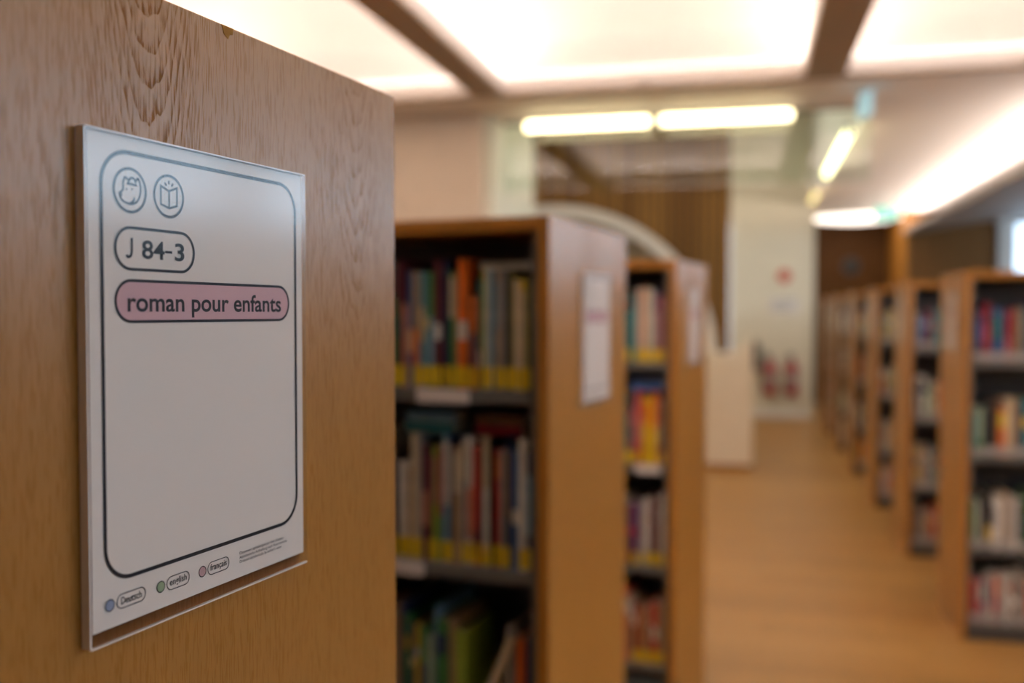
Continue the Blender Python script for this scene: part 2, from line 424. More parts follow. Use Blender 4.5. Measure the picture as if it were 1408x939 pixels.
# round opal lamp in the niche
cl = empty('ceiling_lamp', (1.72, 16.6, CZ - .064)); tag(cl, 'wide round opal ceiling lamp in front of the dark timber niche', 'lamp')
obj('diffuser', lathe([(.34, -.06), (.60, -.03), (.70, .0), (.70, .02)], 40), M['lamp_glow'], cl)
obj('rim', lathe([(.705, .0), (.72, .0), (.72, .06), (.705, .06)], 40), M['white'], cl)
# exit sign
es = empty('exit_sign', (1.92, 14.6, 2.92)); tag(es, 'green hanging exit sign in front of the round ceiling lamp', 'sign')
obj('plate', bx(-.16, .16, -.012, .012, 0, .17, .004), M['exit'], es)
obj('rod', cyl(.006, (-.1, 0, .17), (-.1, 0, .275), 8), M['steel'], es); obj('rod', cyl(.006, (.1, 0, .17), (.1, 0, .275), 8), M['steel'], es)
bm = bmesh.new(); box(bm, -.10, .02, -.0135, -.0122, .075, .095)
vs = [bm.verts.new(p) for p in ((.02, -.0135, .045), (.02, -.0135, .125), (.09, -.0135, .085))]; bm.faces.new(vs)
obj('arrow', bm, M['exitwhite'], es)
# pale blue sign seen nearly edge on
bs = empty('hanging_sign', (.81, 7.3, 2.985), R(-71)); tag(bs, 'small pale blue acrylic sign hanging from the soffit edge', 'sign')
obj('plate', bx(-.11, .11, -.006, .006, 0, .18, .005), M['bluesign'], bs)
obj('rod', cyl(.004, (-.06, 0, .18), (-.06, 0, .2105), 8), M['steel'], bs); obj('rod', cyl(.004, (.06, 0, .18), (.06, 0, .2105), 8), M['steel'], bs)
# small white detectors on the coffer lip
for i, (x, lab) in enumerate(((-.72, 'small white detector on the coffer edge above the tube lights'), (1.78, 'small white detector on the coffer edge towards the windows'))):
    d = empty('detector', (x, 6.9, CZ + .03)); tag(d, lab, 'detector', 'white ceiling detectors')
    d.location = (x, 6.948, CZ + .06)
    obj('base', cyl(.035, (0, 0, 0), (0, -.02, 0), 16), M['white'], d)
    obj('head', cyl(.024, (0, -.02, 0), (0, -.05, -.01), 16, .016), M['white'], d)

# ------------------------------------------------------------------ sign holders
def rrect(w, h, r, n=10):
    pts = []
    for cx, cy, a0 in ((w/2 - r, h/2 - r, 0), (-w/2 + r, h/2 - r, 90), (-w/2 + r, -h/2 + r, 180), (w/2 - r, -h/2 + r, 270)):
        for i in range(n + 1):
            a = R(a0 + 90*i/n); pts.append((cx + r*math.cos(a), cy + r*math.sin(a)))
    return pts
def flat(pts, x, yc=0, zc=0, t=.00025):
    bm = bmesh.new(); a = [bm.verts.new((x, yc + p[0], zc + p[1])) for p in pts]; f = bm.faces.new(a)
    r = bmesh.ops.extrude_face_region(bm, geom=[f])
    for v in [e for e in r['geom'] if isinstance(e, bmesh.types.BMVert)]: v.co.x -= t
    bmesh.ops.recalc_face_normals(bm, faces=bm.faces[:]); return bm
def outline(w, h, r, lw, x, yc=0, zc=0, n=10):
    A = rrect(w + lw, h + lw, r + lw/2, n); B = rrect(w - lw, h - lw, max(r - lw/2, .0001), n)
    bm = bmesh.new(); k = len(A)
    a = [bm.verts.new((x, yc + p[0], zc + p[1])) for p in A]; b = [bm.verts.new((x, yc + p[0], zc + p[1])) for p in B]
    for i in range(k): bm.faces.new((a[i], a[(i+1) % k], b[(i+1) % k], b[i]))
    return bm
def stroke(pts, lw, x, closed=False):
    """flat ribbon along a polyline in the sign plane (y right, z up) with round-ish joints"""
    P = [Vector(p) for p in pts]; n = len(P); bm = bmesh.new(); L = []; Rr = []
    for i, p in enumerate(P):
        a = P[(i-1) % n] if (closed or i > 0) else p; c = P[(i+1) % n] if (closed or i < n-1) else p
        d1 = (p - a).normalized() if (p - a).length else (c - p).normalized()
        d2 = (c - p).normalized() if (c - p).length else d1
        t = d1 + d2; t = t.normalized() if t.length > 1e-6 else d1
        nrm = Vector((-t.y, t.x)); k = max(.45, nrm.dot(Vector((-d1.y, d1.x))))
        o = nrm * (lw/2/k)
        L.append(bm.verts.new((x, p.x + o.x, p.y + o.y))); Rr.append(bm.verts.new((x, p.x - o.x, p.y - o.y)))
    for i in range(n if closed else n - 1):
        j = (i+1) % n; bm.faces.new((L[i], L[j], Rr[j], Rr[i]))
    return bm
def spline(ctrl, closed=False, k=8):
    n = len(ctrl); out = []
    for i in range(n if closed else n - 1):
        p = [Vector(ctrl[(i + d) % n]) if closed else Vector(ctrl[min(max(i + d, 0), n - 1)]) for d in (-1, 0, 1, 2)]
        for s in range(k):
            t = s/k
            out.append(.5*((2*p[1]) + (-p[0] + p[2])*t + (2*p[0] - 5*p[1] + 4*p[2] - p[3])*t*t + (-p[0] + 3*p[1] - 3*p[2] + p[3])*t**3))
    if not closed: out.append(Vector(ctrl[-1]))
    return [(v.x, v.y) for v in out]
def text_mesh(s, width, height, y0, zb, x, heavy=.0):
    """lettering scaled so that it spans `width`; `height` is that of a capital J / letter b"""
    c = bpy.data.curves.new('t', 'FONT'); c.body = s; c.size = 1; c.offset = heavy; c.resolution_u = 6
    o = bpy.data.objects.new('t', c); COL.objects.link(o)
    dg = bpy.context.evaluated_depsgraph_get(); me = bpy.data.meshes.new_from_object(o.evaluated_get(dg))
    bpy.data.objects.remove(o); bpy.data.curves.remove(c)
    xs = [v.co.x for v in me.vertices]; mn, mx = min(xs), max(xs); cap = .73
    for v in me.vertices:
        a = (v.co.x - mn) / (mx - mn) * width; b = v.co.y / cap * height
        v.co = (x, y0 + a, zb + b)
    me.name = 'lettering'
    return me
SW, SH = .217, .301
def sign_holder(full, label, loc, rz):
    s = empty('sign_holder', loc, rz)
    tag(s, label, 'sign', 'sign holders on the bookcase ends')
    hx, hz = SW/2, SH/2
    # local x points out of the panel, y to the reader's right, z up; origin at the back of the holder's middle
    obj('back_sheet', bx(.0005, .003, -hx, hx, -hz, hz), M['acrylic'], s)
    pp = obj('paper', bx(.0032, .0036, -hx + .004, hx - .0006, -hz + .007, hz - .0004), M['paper'], s)
    obj('front_sheet', bx(.0046, .0066, -hx, hx, -hz, hz), M['acrylic'], s)
    for nm, a, m in (('side_edge', (.0005, .0068, -hx - .0012, -hx, -hz, hz), 'acrylic_edge'), ('side_edge', (.0046, .0066, hx, hx + .0006, -hz, hz), 'acrylic'),
                     ('top_edge', (.0005, .0068, -hx, hx, hz, hz + .0008), 'acrylic_edge'), ('bottom_fold', (.0045, .0068, -hx, hx, -hz - .0010, -hz), 'acrylic_edge')):
        obj(nm, bx(*a), M[m], s)
    X = .0039; Y0, Z0 = -.2672, 1.5557    # reference for measured positions
    def P(u, z): return (u - Y0, z - Z0)
    def pr(nm, bm, m): return obj(nm, bm, m, pp)
    yc, zc = P(-.2649, 1.5682)
    pr('border', outline(.1935, .2570, .0205, .0025, X, yc, zc, 12), M['ink'])
    lw = .0018; LWP = .0014
    for u in (-.3388, -.3054):
        a, b = P(u, 1.6742); pr('icon_ring', outline(.0262, .0262, .0131, lw, X, a, b, 10), M['ink'])
    # pills
    def pill(ua, ub, z, h, m=None, w=lw):
        a, b = P((ua + ub)/2, z); W = ub - ua
        if m: pr('pill_fill', flat(rrect(W, h, h/2), X - .0001, a, b, .0001), m)
        pr('pill_outline', outline(W, h, h/2 - .0001, w, X, a, b), M['ink'])
    pill(-.3512, -.2825, 1.6391, .0252)
    pill(-.3514, -.1772, 1.6071, .0250, M['pink'])
    for (cu, m, ua, ub) in ((-.3588, M['inkblue'], -.3532, -.3298), (-.3163, M['inkgreen'], -.3108, -.2900), (-.2771, M['inkrose'], -.2717, -.2496)):
        a, b = P(cu, 1.4260); pr('dot_fill', flat(rrect(.0070, .0070, .0035, 5), X - .0001, a, b, .0001), m)
        pr('dot_ring', outline(.0070, .0070, .0035, .0006, X, a, b, 5), M['ink'])
        pill(ua, ub, 1.4260, .0085, None, .0006)
    if full:
        def tx(t, ua, ub, zb, h, heavy=.0):
            a, b = P(ua, zb); pr('lettering', text_mesh(t, ub - ua, h, a, b, X, heavy), M['ink'])
        a, b = P(-.3423, 1.6337)       # capital J drawn as a stroke with a short hook
        pr('lettering', stroke(spline([(a, b + .0012), (a + .0014, b + .0002), (a + .0034, b + .0009), (a + .0044, b + .0034), (a + .0045, b + .0080), (a + .0045, b + .0119)], False, 5), .0017, X), M['ink'])
        tx('84', -.3293, -.3098, 1.6337, .0116, .018)
        a, b = P(-.3072, 1.6386); pr('lettering', stroke([(a - .0022, b), (a + .0042, b)], .0016, X), M['ink'])
        tx('3', -.3005, -.2917, 1.6337, .0114, .018)
        tx('roman pour enfants', -.3419, -.1868, 1.6010, .0122, .018)
        tx('Deutsch', -.3500, -.3330, 1.4241, .0046, .008)
        tx('english', -.3083, -.2925, 1.4245, .0046, .008)
        tx('fran\u00e7ais', -.2692, -.2521, 1.4245, .0046, .008)
        tx("Classement alphab\u00e9tique par nom d'auteur", -.2381, -.1858, 1.4284, .0021)
        tx('Alphabetische Aufstellung nach Autorenname', -.2381, -.1816, 1.4253, .0021)
        tx("Ordered alphabetically by author's name", -.2381, -.1885, 1.4222, .0021)
        # animal head pictogram
        a, b = P(-.3388, 1.6742); k = .00014
        def S(pts): return [(a + p[0]*k, b + p[1]*k) for p in pts]
        head = [(-29, 56), (-36, 42), (-40, 26), (-40, 2), (-50, -10), (-61, -19), (-55, -38), (-40, -50), (-20, -56), (6, -59), (38, -47), (56, -22), (62, 8), (59, 34), (48, 56), (40, 50), (33, 44)]
        pr('pictogram', stroke(spline(S(head), False, 5), LWP, X), M['ink'])
        pr('pictogram', stroke(S([(-29, 56), (-9, 43)]), LWP, X), M['ink'])
        pr('pictogram', stroke(spline(S([(-8, 31), (-2, 48), (12, 55), (26, 50), (35, 33)]), False, 5), LWP, X), M['ink'])
        pr('pictogram', stroke(S([(-19, 28), (10, 27), (41, 25)]), LWP, X), M['ink'])
        pr('pictogram', stroke(spline(S([(24, -28), (21, -42), (0, -56)]), False, 5), LWP, X), M['ink'])
        for e, w in (((-20, 3), .0013), ((12, 6), .0013), ((-53, -24), .0022)):
            q = S([e])[0]; pr('pictogram', flat(rrect(w, w, w*.45, 3), X, q[0], q[1], .0001), M['ink'])
        # open book pictogram
        a, b = P(-.3054, 1.6742)
        pr('pictogram', stroke(S([(1, -54), (-52, -40), (-52, 43), (1, 24), (52, 43), (52, -39)]), LWP, X, True), M['ink'])
        pr('pictogram', stroke(S([(1, -54), (1, 24)]), LWP, X), M['ink'])
        for q in (((-16, 46), (-26, 60)), ((0, 55), (0, 71)), ((17, 47), (27, 61))): pr('pictogram', stroke(S(q), LWP, X), M['ink'])
    return s

# ------------------------------------------------------------------ bookcases
HB, DB, TP = 1.80, .58, .026
def bookcase(label, loc, rz, sgn, L, shelves, holders=()):
    """origin on the floor, middle of the outer face of the aisle end; local x*sgn runs into the case"""
    b = empty('bookcase', loc, rz); tag(b, label, 'bookcase', 'oak ended library bookcases')
    d = DB/2
    obj('end_panel', bx(0, sgn*TP, -d, d, .0, HB, .0012), M['oak'], b)
    obj('end_panel', bx(sgn*(L - TP), sgn*L, -d, d, 0, HB, .0012), M['oak'], b)
    obj('top_board', bx(sgn*TP, sgn*(L - TP), -d + .002, d - .002, HB - .03, HB, .0012), M['oak_top'], b)
    # hardwood lipping on the long edges of the end panel
    obj('edge_lipping', bx(sgn*.001, sgn*(TP - .001), -d - .003, -d - .0002, 0.001, HB - .001), M['oak_edge'], b)
    for s in (0, 1):
        x = TP + .0005 if s == 0 else L - TP - .0185
        obj('upright', bx(sgn*x, sgn*(x + .018), -d + .012, d - .012, .06, HB - .0305, .001), M['steel'], b)
    obj('back_sheet', bx(sgn*(TP + .019), sgn*(L - TP - .019), -.006, .006, .08, HB - .031), M['steel_dark'], b)
    obj('plinth', bx(sgn*(TP + .0005), sgn*(L - TP - .0005), -d + .02, d - .02, 0, .058), M['steel_dark'], b)
    for z in shelves:
        for s in (-1, 1):
            y0, y1 = (-d + .010, -.007) if s < 0 else (.007, d - .010)
            obj('shelf', bx(sgn*(TP + .019), sgn*(L - TP - .019), y0, y1, z - .028, z, .001), M['steel'], b)
    for (x, z, w) in holders:
        obj('label_holder', bx(sgn*x, sgn*(x + w), -d + .0055, -d + .0095, z - .031, z - .001), M['label'], b)
    return b

# ------------------------------------------------------------------ books
COLS = {
 'white': (.72, .70, .64), 'cream': (.66, .56, .38), 'red': (.50, .035, .025), 'crimson': (.30, .015, .03), 'orange': (.75, .15, .015),
 'yellow': (.80, .55, .03), 'green': (.06, .22, .06), 'lime green': (.30, .42, .05), 'teal': (.03, .20, .22), 'blue': (.04, .13, .36),
 'light blue': (.20, .38, .52), 'navy': (.02, .03, .09), 'purple': (.14, .05, .18), 'pink': (.60, .22, .26), 'maroon': (.12, .02, .03),
 'brown': (.20, .10, .045), 'tan': (.42, .28, .15), 'grey': (.30, .29, .28), 'black': (.018, .017, .018), 'olive': (.20, .18, .03),
 'pale green': (.34, .44, .30), 'salmon': (.62, .26, .16)}
BM = {k: mat('book_' + k.replace(' ', '_'), v, .38, var=.18, vscale=22.0) for k, v in COLS.items()}
TH = [.008, .0105, .013, .017, .022, .028]; HT = [.185, .20, .215, .235, .255, .28]
mesh_cache = {}
def cover_me(t, h):
    k = ('c', t, h)
    if k not in mesh_cache:
        d = h * .70; b = .0018
        bm = bmesh.new()
        box(bm, -t/2, -t/2 + b, .002, d, 0, h); box(bm, t/2 - b, t/2, .002, d, 0, h)
        n = 5; bulge = min(.003, t*.22)
        a = [bm.verts.new((-t/2 + t*i/n, .0025 - bulge*math.sin(math.pi*i/n), 0)) for i in range(n + 1)]
        c = [bm.verts.new((v.co.x, v.co.y, h)) for v in a]
        a2 = [bm.verts.new((v.co.x, v.co.y + .0018, 0)) for v in a]; c2 = [bm.verts.new((v.co.x, v.co.y + .0018, h)) for v in a]
        for i in range(n):
            bm.faces.new((a[i], a[i+1], c[i+1], c[i])); bm.faces.new((a2[i+1], a2[i], c2[i], c2[i+1])); bm.faces.new((c[i], c[i+1], c2[i+1], c2[i]))
        me = bpy.data.meshes.new('cover'); bm.to_mesh(me); bm.free(); me.materials.append(BM['white']); mesh_cache[k] = me
    return mesh_cache[k]
def page_me(t, h):
    k = ('p', t, h)
    if k not in mesh_cache:
        bm = bx(-t/2 + .0019, t/2 - .0019, .0046, h*.70 - .004, .003, h - .004)
        me = bpy.data.meshes.new('pages'); bm.to_mesh(me); bm.free(); me.materials.append(M['pages']); mesh_cache[k] = me
    return mesh_cache[k]
def band_me(t, z0, z1, nm):
    k = ('b', t, round(z0, 3), round(z1, 3))
    if k not in mesh_cache:
        n = 5; bulge = min(.003, t*.22); bm = bmesh.new(); o = .0004
        a = [bm.verts.new((-t/2 + t*i/n, .0025 - bulge*math.sin(math.pi*i/n) - o, z0)) for i in range(n + 1)]
        c = [bm.verts.new((v.co.x, v.co.y, z1)) for v in a]
        for i in range(n): bm.faces.new((a[i], a[i+1], c[i+1], c[i]))
        me = bpy.data.meshes.new(nm); bm.to_mesh(me); bm.free(); me.materials.append(M['yellow']); mesh_cache[k] = me
    return mesh_cache[k]
ORD = ['', 'first', 'second', 'third', 'fourth', 'fifth', 'sixth', 'seventh', 'eighth', 'ninth', 'tenth', 'eleventh', 'twelfth', 'thirteenth',
       'fourteenth', 'fifteenth', 'sixteenth', 'seventeenth', 'eighteenth', 'nineteenth', 'twentieth'] + ['twenty-' + w for w in
       ('first', 'second', 'third', 'fourth', 'fifth', 'sixth', 'seventh', 'eighth', 'ninth')] + ['thirtieth'] + ['thirty-' + w for w in
       ('first', 'second', 'third', 'fourth', 'fifth', 'sixth', 'seventh', 'eighth', 'ninth')] + ['fortieth'] + ['forty-' + w for w in ('first', 'second', 'third', 'fourth', 'fifth')]
def book(parent_mat, x, y, z, t, h, col, tagm, tagw, band=None, lean=0.0, rot=None, label='', group=''):
    b = empty('book'); b.matrix_world = parent_mat @ Matrix.Translation((x, y, z)) @ (rot or Matrix.Rotation(lean, 4, 'Y'))
    tag(b, label, 'book', group)
    obj('cover', cover_me(t, h), BM[col], b); obj('pages', page_me(t, h), M['pages'], b)
    if tagm: obj('spine_label', band_me(t, tagw[0], tagw[1], 'spine_label'), tagm, b)
    if band: obj('title_band', band_me(t, round(h*band[1], 3), round(h*band[2], 3), 'title_band'), BM[band[0]], b)
    return b
deep_rows = []      # where each shelf's counted books end
def row_books(case, sgn, x0, x1, z, shelfname, casename, group, tagm, tagw, palette=None, hbias=0, maxh=.28, seq=None, d_in=.02, ths=None):
    """fill one shelf from the aisle-end upright inwards"""
    mw = Matrix.Translation(case.location) @ case.rotation_euler.to_matrix().to_4x4()
    x = x0; i = 0; names = list(COLS)
    while x < x1:
        if seq and i < len(seq): col, t, h, band = seq[i]
        else:
            col = rnd.choice(palette or names)
            t = rnd.choice(ths or TH[:5]); h = rnd.choice(HT[max(0, hbias):])
            band = None
            if rnd.random() < .5:
                c2 = rnd.choice(['white', 'cream', 'black', 'yellow', 'red', 'navy', 'light blue', 'white']); a = rnd.uniform(.4, .75)
                if c2 != col: band = (c2, round(a, 1), round(a + rnd.choice([.1, .15, .22]), 2))
        h = min(h, maxh); i += 1
        lean = 0.0
        lab = '%s book, %s from the upright, %s shelf, %s' % (col, ORD[i], shelfname, casename)
        book(mw, sgn*(x + t/2), -DB/2 + d_in + rnd.uniform(0, .012), z, t, h, col, tagm if rnd.random() < .93 else None, tagw, band, lean, None, lab, group)
        x += t + rnd.uniform(.0006, .0022)
    deep_rows.append((mw, sgn, x, z, palette or names, tagm, tagw))

# ------------------------------------------------------------------ place the bookcases
LROT = R(-8.6)
dirp = Vector((math.sin(R(8.6)), math.cos(R(8.6)), 0)); nrm = Vector((math.cos(R(8.6)), -math.sin(R(8.6)), 0))
LFAR = [Vector((-.3190, .8400, 0)) + dirp*.010, Vector((-.305, 2.519, 0)), Vector((-.166, 4.24, 0))]
LC = [p - dirp*DB/2 for p in LFAR]
SH_A = [.09, .47, .852, 1.436 - .0]
shelvesB = [.29, .672, 1.054, 1.436]; shelvesC = [.25, .63, 1.02, 1.412]; shelvesR = [.085, .45, .905, 1.365]
bcA = bookcase('oak bookcase end carrying the sharp children novels sign', LC[0], LROT, -1, 2.4, shelvesB)
obj('edge_chip', flat([(-.006, 0), (-.0035, -.006), (.001, -.0085), (.003, -.005), (.006, -.0045), (.0065, 0)], 0.0003, .052, HB - .0005, .0006), M['chip'], bcA)
bcB = bookcase('oak bookcase standing behind the one with the sharp sign', LC[1], LROT, -1, 2.4, shelvesB, [(.185, 1.436, .125), (.295, 1.054, .12)])
bcC = bookcase('oak bookcase standing between a like bookcase and the cream counter', LC[2], LROT, -1, 2.4, shelvesC, [(.06, 1.02, .10)])
RX, RY0, RP = 1.029, 5.074, 1.66
rname = ['sixth', 'fifth', 'fourth', 'third', 'second', 'first']
bcR = []
for k in range(6):
    bcR.append(bookcase('oak bookcase in the window side row, %s counted from the dark niche' % rname[k], Vector((RX, RY0 + RP*k + DB/2, 0)), 0, 1, 2.2, shelvesR))
# signs: origin is 8 mm-holder's back on the panel, 1.5557 up
def sign_at(case_c, lab, full=False, left=True, du=0.0, dz=0.0):
    if left:
        p = case_c + nrm*.0003 + dirp*(DB/2 + .0136 - .2672 + du)
        sign_holder(full, lab, (p.x, p.y, 1.5557 + dz), LROT)
    else:
        sign_holder(full, lab, (case_c.x - .0003, case_c.y, 1.5557), R(180))
sign_at(LC[0], 'clear acrylic holder with sheet reading J 84-3 roman pour enfants', True, True, -.010)
sign_at(LC[1], 'blurred white sheet in a holder on the bookcase behind the sharp sign', False, True, -.012, -.016)
sign_at(LC[2], 'blurred white sheet in a holder on the bookcase by the cream counter', False, True, -.012, -.012)
for k in range(6):
    sign_at(Vector((RX, RY0 + RP*k + DB/2, 0)), 'white sheet on window side bookcase, %s counted from the dark niche' % rname[k], False, False)

# ------------------------------------------------------------------ books on the shelves
XB0 = TP + .021
yl, wt = M['yellow'], M['whitetag']; yw, ww = (.004, .048), (.006, .045)
seqB1 = [('olive', .0105, .235, None), ('yellow', .0105, .235, ('cream', .2, .9)), ('cream', .013, .235, None), ('olive', .008, .255, None),
         ('black', .0105, .255, None), ('grey', .0105, .255, None), ('tan', .013, .255, ('grey', .5, .9)), ('light blue', .0105, .255, None), ('cream', .008, .255, None),
         ('lime green', .008, .255, None), ('teal', .008, .235, ('white', .2, .35)), ('orange', .0105, .20, ('navy', .2, .6)), ('brown', .0105, .20, None),
         ('orange', .022, .28, ('white', .38, .52)), ('tan', .008, .255, None), ('green', .0105, .255, ('cream', .6, .95)), ('navy', .013, .28, None),
         ('maroon', .017, .28, ('white', .38, .50)), ('green', .013, .255, ('light blue', .2, .6)), ('teal', .0105, .255, ('yellow', .5, .6)), ('light blue', .013, .255, ('cream', .4, .7)),
         ('tan', .013, .255, ('orange', .2, .5)), ('blue', .013, .255, ('cream', .3, .5))]
seqB2 = [('navy', .0105, .255, ('light blue', .3, .8)), ('white', .017, .28, None), ('blue', .017, .255, ('white', .38, .5)), ('navy', .0105, .28, ('brown', .4, .9)), ('grey', .0105, .255, None),
         ('red', .017, .255, ('orange', .75, .95)), ('black', .008, .28, None), ('cream', .013, .28, ('white', .1, .6)), ('black', .008, .255, None), ('red', .013, .255, ('maroon', .1, .3)),
         ('white', .013, .28, ('salmon', .2, .6)), ('grey', .0105, .28, ('cream', .65, .95)), ('tan', .017, .255, ('cream', .62, .95)), ('navy', .008, .28, None), ('light blue', .017, .28, ('white', .45, .95)),
         ('crimson', .0105, .255, ('green', .0, .4)), ('lime green', .0105, .255, ('tan', .5, .9)), ('maroon', .0105, .235, None), ('maroon', .013, .255, ('salmon', .3, .6)), ('grey', .008, .28, None), ('cream', .017, .28, None)]
G = 'books on the shelves'
nB = 'case behind the sharp sign'
row_books(bcB, -1, XB0 + .004, .375, shelvesB[3], 'top', nB, G, yl, yw, seq=seqB1)
row_books(bcB, -1, XB0 + .002, .375, shelvesB[2], 'second', nB, G, yl, yw, seq=seqB2)
row_books(bcB, -1, XB0 + .16, .375, shelvesB[1], 'third', nB, G, yl, yw, hbias=2)
mwB = Matrix.Translation(bcB.location) @ bcB.rotation_euler.to_matrix().to_4x4()
book(mwB, -(XB0 + .012), -DB/2 + .03, shelvesB[1], .013, .235, 'navy', yl, yw, None, 0, None, 'navy book standing next to the upright, third shelf, %s' % nB, G)
book(mwB, -(XB0 + .030), -DB/2 + .03, shelvesB[1], .017, .235, 'orange', yl, yw, None, 0, None, 'orange book standing second from the upright, third shelf, %s' % nB, G)
book(mwB, -(XB0 + .052), -DB/2 + .03, shelvesB[1], .017, .255, 'grey', yl, yw, None, 0, None, 'grey book standing third from the upright, third shelf, %s' % nB, G)
book(mwB, -(XB0 + .150), -DB/2 + .026, shelvesB[1] + .004, .017, .255, 'cream', yl, yw, None, R(24), None, 'cream book leaning slanted in the gap, third shelf, %s' % nB, G)
# flat books lying on the rows
def lying(mw, x, y, z, t, h, col, lab):
    rot = Matrix.Rotation(R(-90), 4, 'Y')
    book(mw, x, y, z, t, h, col, None, yw, None, 0, rot, lab, G)
def flat_pile(mw, x, z, items, where):
    for (t, h, col) in items:
        lying(mw, -x, -DB/2 + .045, z + t/2, t, h, col, '%s book lying flat on top of the %s' % (col, where)); z += t + .0006
flat_pile(mwB, XB0 + .004, shelvesB[3] + .2556, [(.017, .125, 'white')], 'top row, %s' % nB)
flat_pile(mwB, XB0 + .030, shelvesB[2] + .2806, [(.022, .11, 'crimson'), (.022, .105, 'brown')], 'second row, %s' % nB)
flat_pile(mwB, XB0 + .190, shelvesB[2] + .2806, [(.022, .125, 'teal'), (.022, .12, 'light blue')], 'second row, %s' % nB)
nC = 'case by the cream counter'
row_books(bcC, -1, XB0 + .004, .225, shelvesC[3], 'top', nC, G, yl, yw, seq=[('maroon', .0105, .255, None), ('pink', .013, .255, None), ('navy', .017, .28, ('grey', .2, .7)), ('white', .017, .28, None), ('cream', .017, .28, None), ('salmon', .017, .28, None), ('white', .017, .28, None)])
row_books(bcC, -1, XB0 + .004, .225, shelvesC[2], 'second', nC, G, yl, yw, seq=[('brown', .013, .235, None), ('salmon', .013, .255, ('cream', .3, .6)), ('orange', .017, .28, ('yellow', .2, .5)), ('yellow', .017, .255, None), ('yellow', .022, .255, ('orange', .6, .9)), ('red', .013, .28, ('salmon', .3, .7)), ('pink', .017, .28, None)])
row_books(bcC, -1, XB0 + .004, .225, shelvesC[1], 'third', nC, G, yl, yw, palette=['navy', 'grey', 'tan', 'maroon', 'purple', 'white', 'black'], hbias=3)
row_books(bcC, -1, XB0 + .004, .225, shelvesC[0], 'fourth', nC, G, yl, yw, palette=['red', 'brown', 'maroon', 'orange', 'black', 'tan'], hbias=2)
mwC = Matrix.Translation(bcC.location) @ bcC.rotation_euler.to_matrix().to_4x4()
flat_pile(mwC, XB0 + .010, shelvesC[2] + .2806, [(.028, .13, 'blue'), (.022, .125, 'navy')], 'second row, %s' % nC)
nR = ['%s window row case from niche' % w for w in rname]
pal = [['navy', 'crimson', 'blue', 'teal', 'purple', 'maroon', 'grey', 'black'], ['black', 'tan', 'pale green', 'orange', 'black', 'white', 'teal'],
       ['green', 'black', 'white', 'tan', 'brown', 'grey', 'white'], ['red', 'salmon', 'grey', 'white', 'brown', 'orange', 'tan']]
widths = [.315, .215, .14, .11, .085, .07]
T = .022; Th = .028
seqR = [[('navy', .017, .255, None), ('navy', T, .235, ('blue', .4, .8)), ('crimson', Th, .28, ('red', .3, .6)), ('black', .017, .255, None), ('blue', Th, .255, ('teal', .4, .9)), ('navy', T, .255, None), ('pink', .017, .235, ('crimson', .5, .95)), ('crimson', T, .255, None), ('olive', .017, .255, None), ('grey', T, .255, None), ('navy', T, .28, None)],
        [('teal', .017, .215, None), ('pale green', Th, .235, ('green', .1, .3)), ('black', T, .235, None), ('black', Th, .28, None), ('brown', .017, .28, None), ('orange', Th, .235, ('yellow', .6, .9)), ('cream', T, .28, None), ('tan', Th, .28, None), ('navy', T, .255, None)],
        [('green', T, .235, None), ('white', .013, .235, None), ('black', Th, .255, None), ('black', T, .28, ('yellow', .1, .4)), ('white', T, .255, ('grey', .4, .8)), ('white', Th, .255, None), ('tan', T, .28, None), ('grey', .017, .255, None), ('white', T, .255, None)],
        [('red', T, .215, None), ('black', .013, .235, None), ('pink', T, .215, ('white', .5, .9)), ('grey', Th, .235, ('navy', .4, .9)), ('white', .013, .255, None), ('orange', T, .235, ('red', .2, .6)), ('grey', T, .255, None), ('white', .017, .255, None)]]
for k in range(6):
    for j in range(4):
        row_books(bcR[k], 1, XB0 + .002, XB0 + widths[k], shelvesR[3 - j], ['top', 'second', 'third', 'bottom'][j], nR[k], G, wt, ww,
                  palette=pal[j] + (['white', 'cream', 'grey', 'yellow'] if k else []), hbias=2, ths=TH[2:], seq=None if k else seqR[j])

# the shelves run on full of books past the counted ones, hidden from the photograph by the bookcases in front: one object
rn2 = random.Random(21)
dv, df, dm, dmats = [], [], [], []
def dmat(m):
    if m not in dmats: dmats.append(m)
    return dmats.index(m)
def dbox(mw, x0, x1, y0, y1, z0, z1, m, front_only=False):
    b0 = len(dv)
    dv.extend(mw @ Vector(p) for p in ((x0,y0,z0),(x1,y0,z0),(x1,y1,z0),(x0,y1,z0),(x0,y0,z1),(x1,y0,z1),(x1,y1,z1),(x0,y1,z1)))
    for q in (((0,1,5,4),) if front_only else ((3,2,1,0),(4,5,6,7),(0,1,5,4),(1,2,6,5),(2,3,7,6),(3,0,4,7))):
        df.append(tuple(b0 + k for k in q)); dm.append(dmat(m))
for (mw, sg, x, z, palx, tm, tw) in deep_rows:
    end = 1.5 if mw.translation.y < 7 else .8
    while x < end:
        t = rn2.choice(TH[1:]); h = rn2.choice(HT[2:]); d = h*.7; y = -DB/2 + .02 + rn2.uniform(0, .012)
        a, c = sorted((sg*x, sg*(x + t))); mb = BM[rn2.choice(palx)]
        dbox(mw, a, a + .0018, y, y + d, z, z + h, mb); dbox(mw, c - .0018, c, y, y + d, z, z + h, mb)
        dbox(mw, a + .0018, c - .0018, y, y + .002, z, z + h, mb); dbox(mw, a + .0018, c - .0018, y + .003, y + d - .004, z + .003, z + h - .004, M['pages'])
        dbox(mw, a, c, y - .0004, y, z + tw[0], z + tw[1], tm, True)
        x += t + rn2.uniform(.0006, .003)
        if rn2.random() < .015: x += rn2.uniform(.03, .12)
me = bpy.data.meshes.new('books'); me.from_pydata(dv, [], df)
for m_ in dmats: me.materials.append(m_)
me.polygons.foreach_set('material_index', dm); me.update()
bo = bpy.data.objects.new('books', me); COL.objects.link(bo)
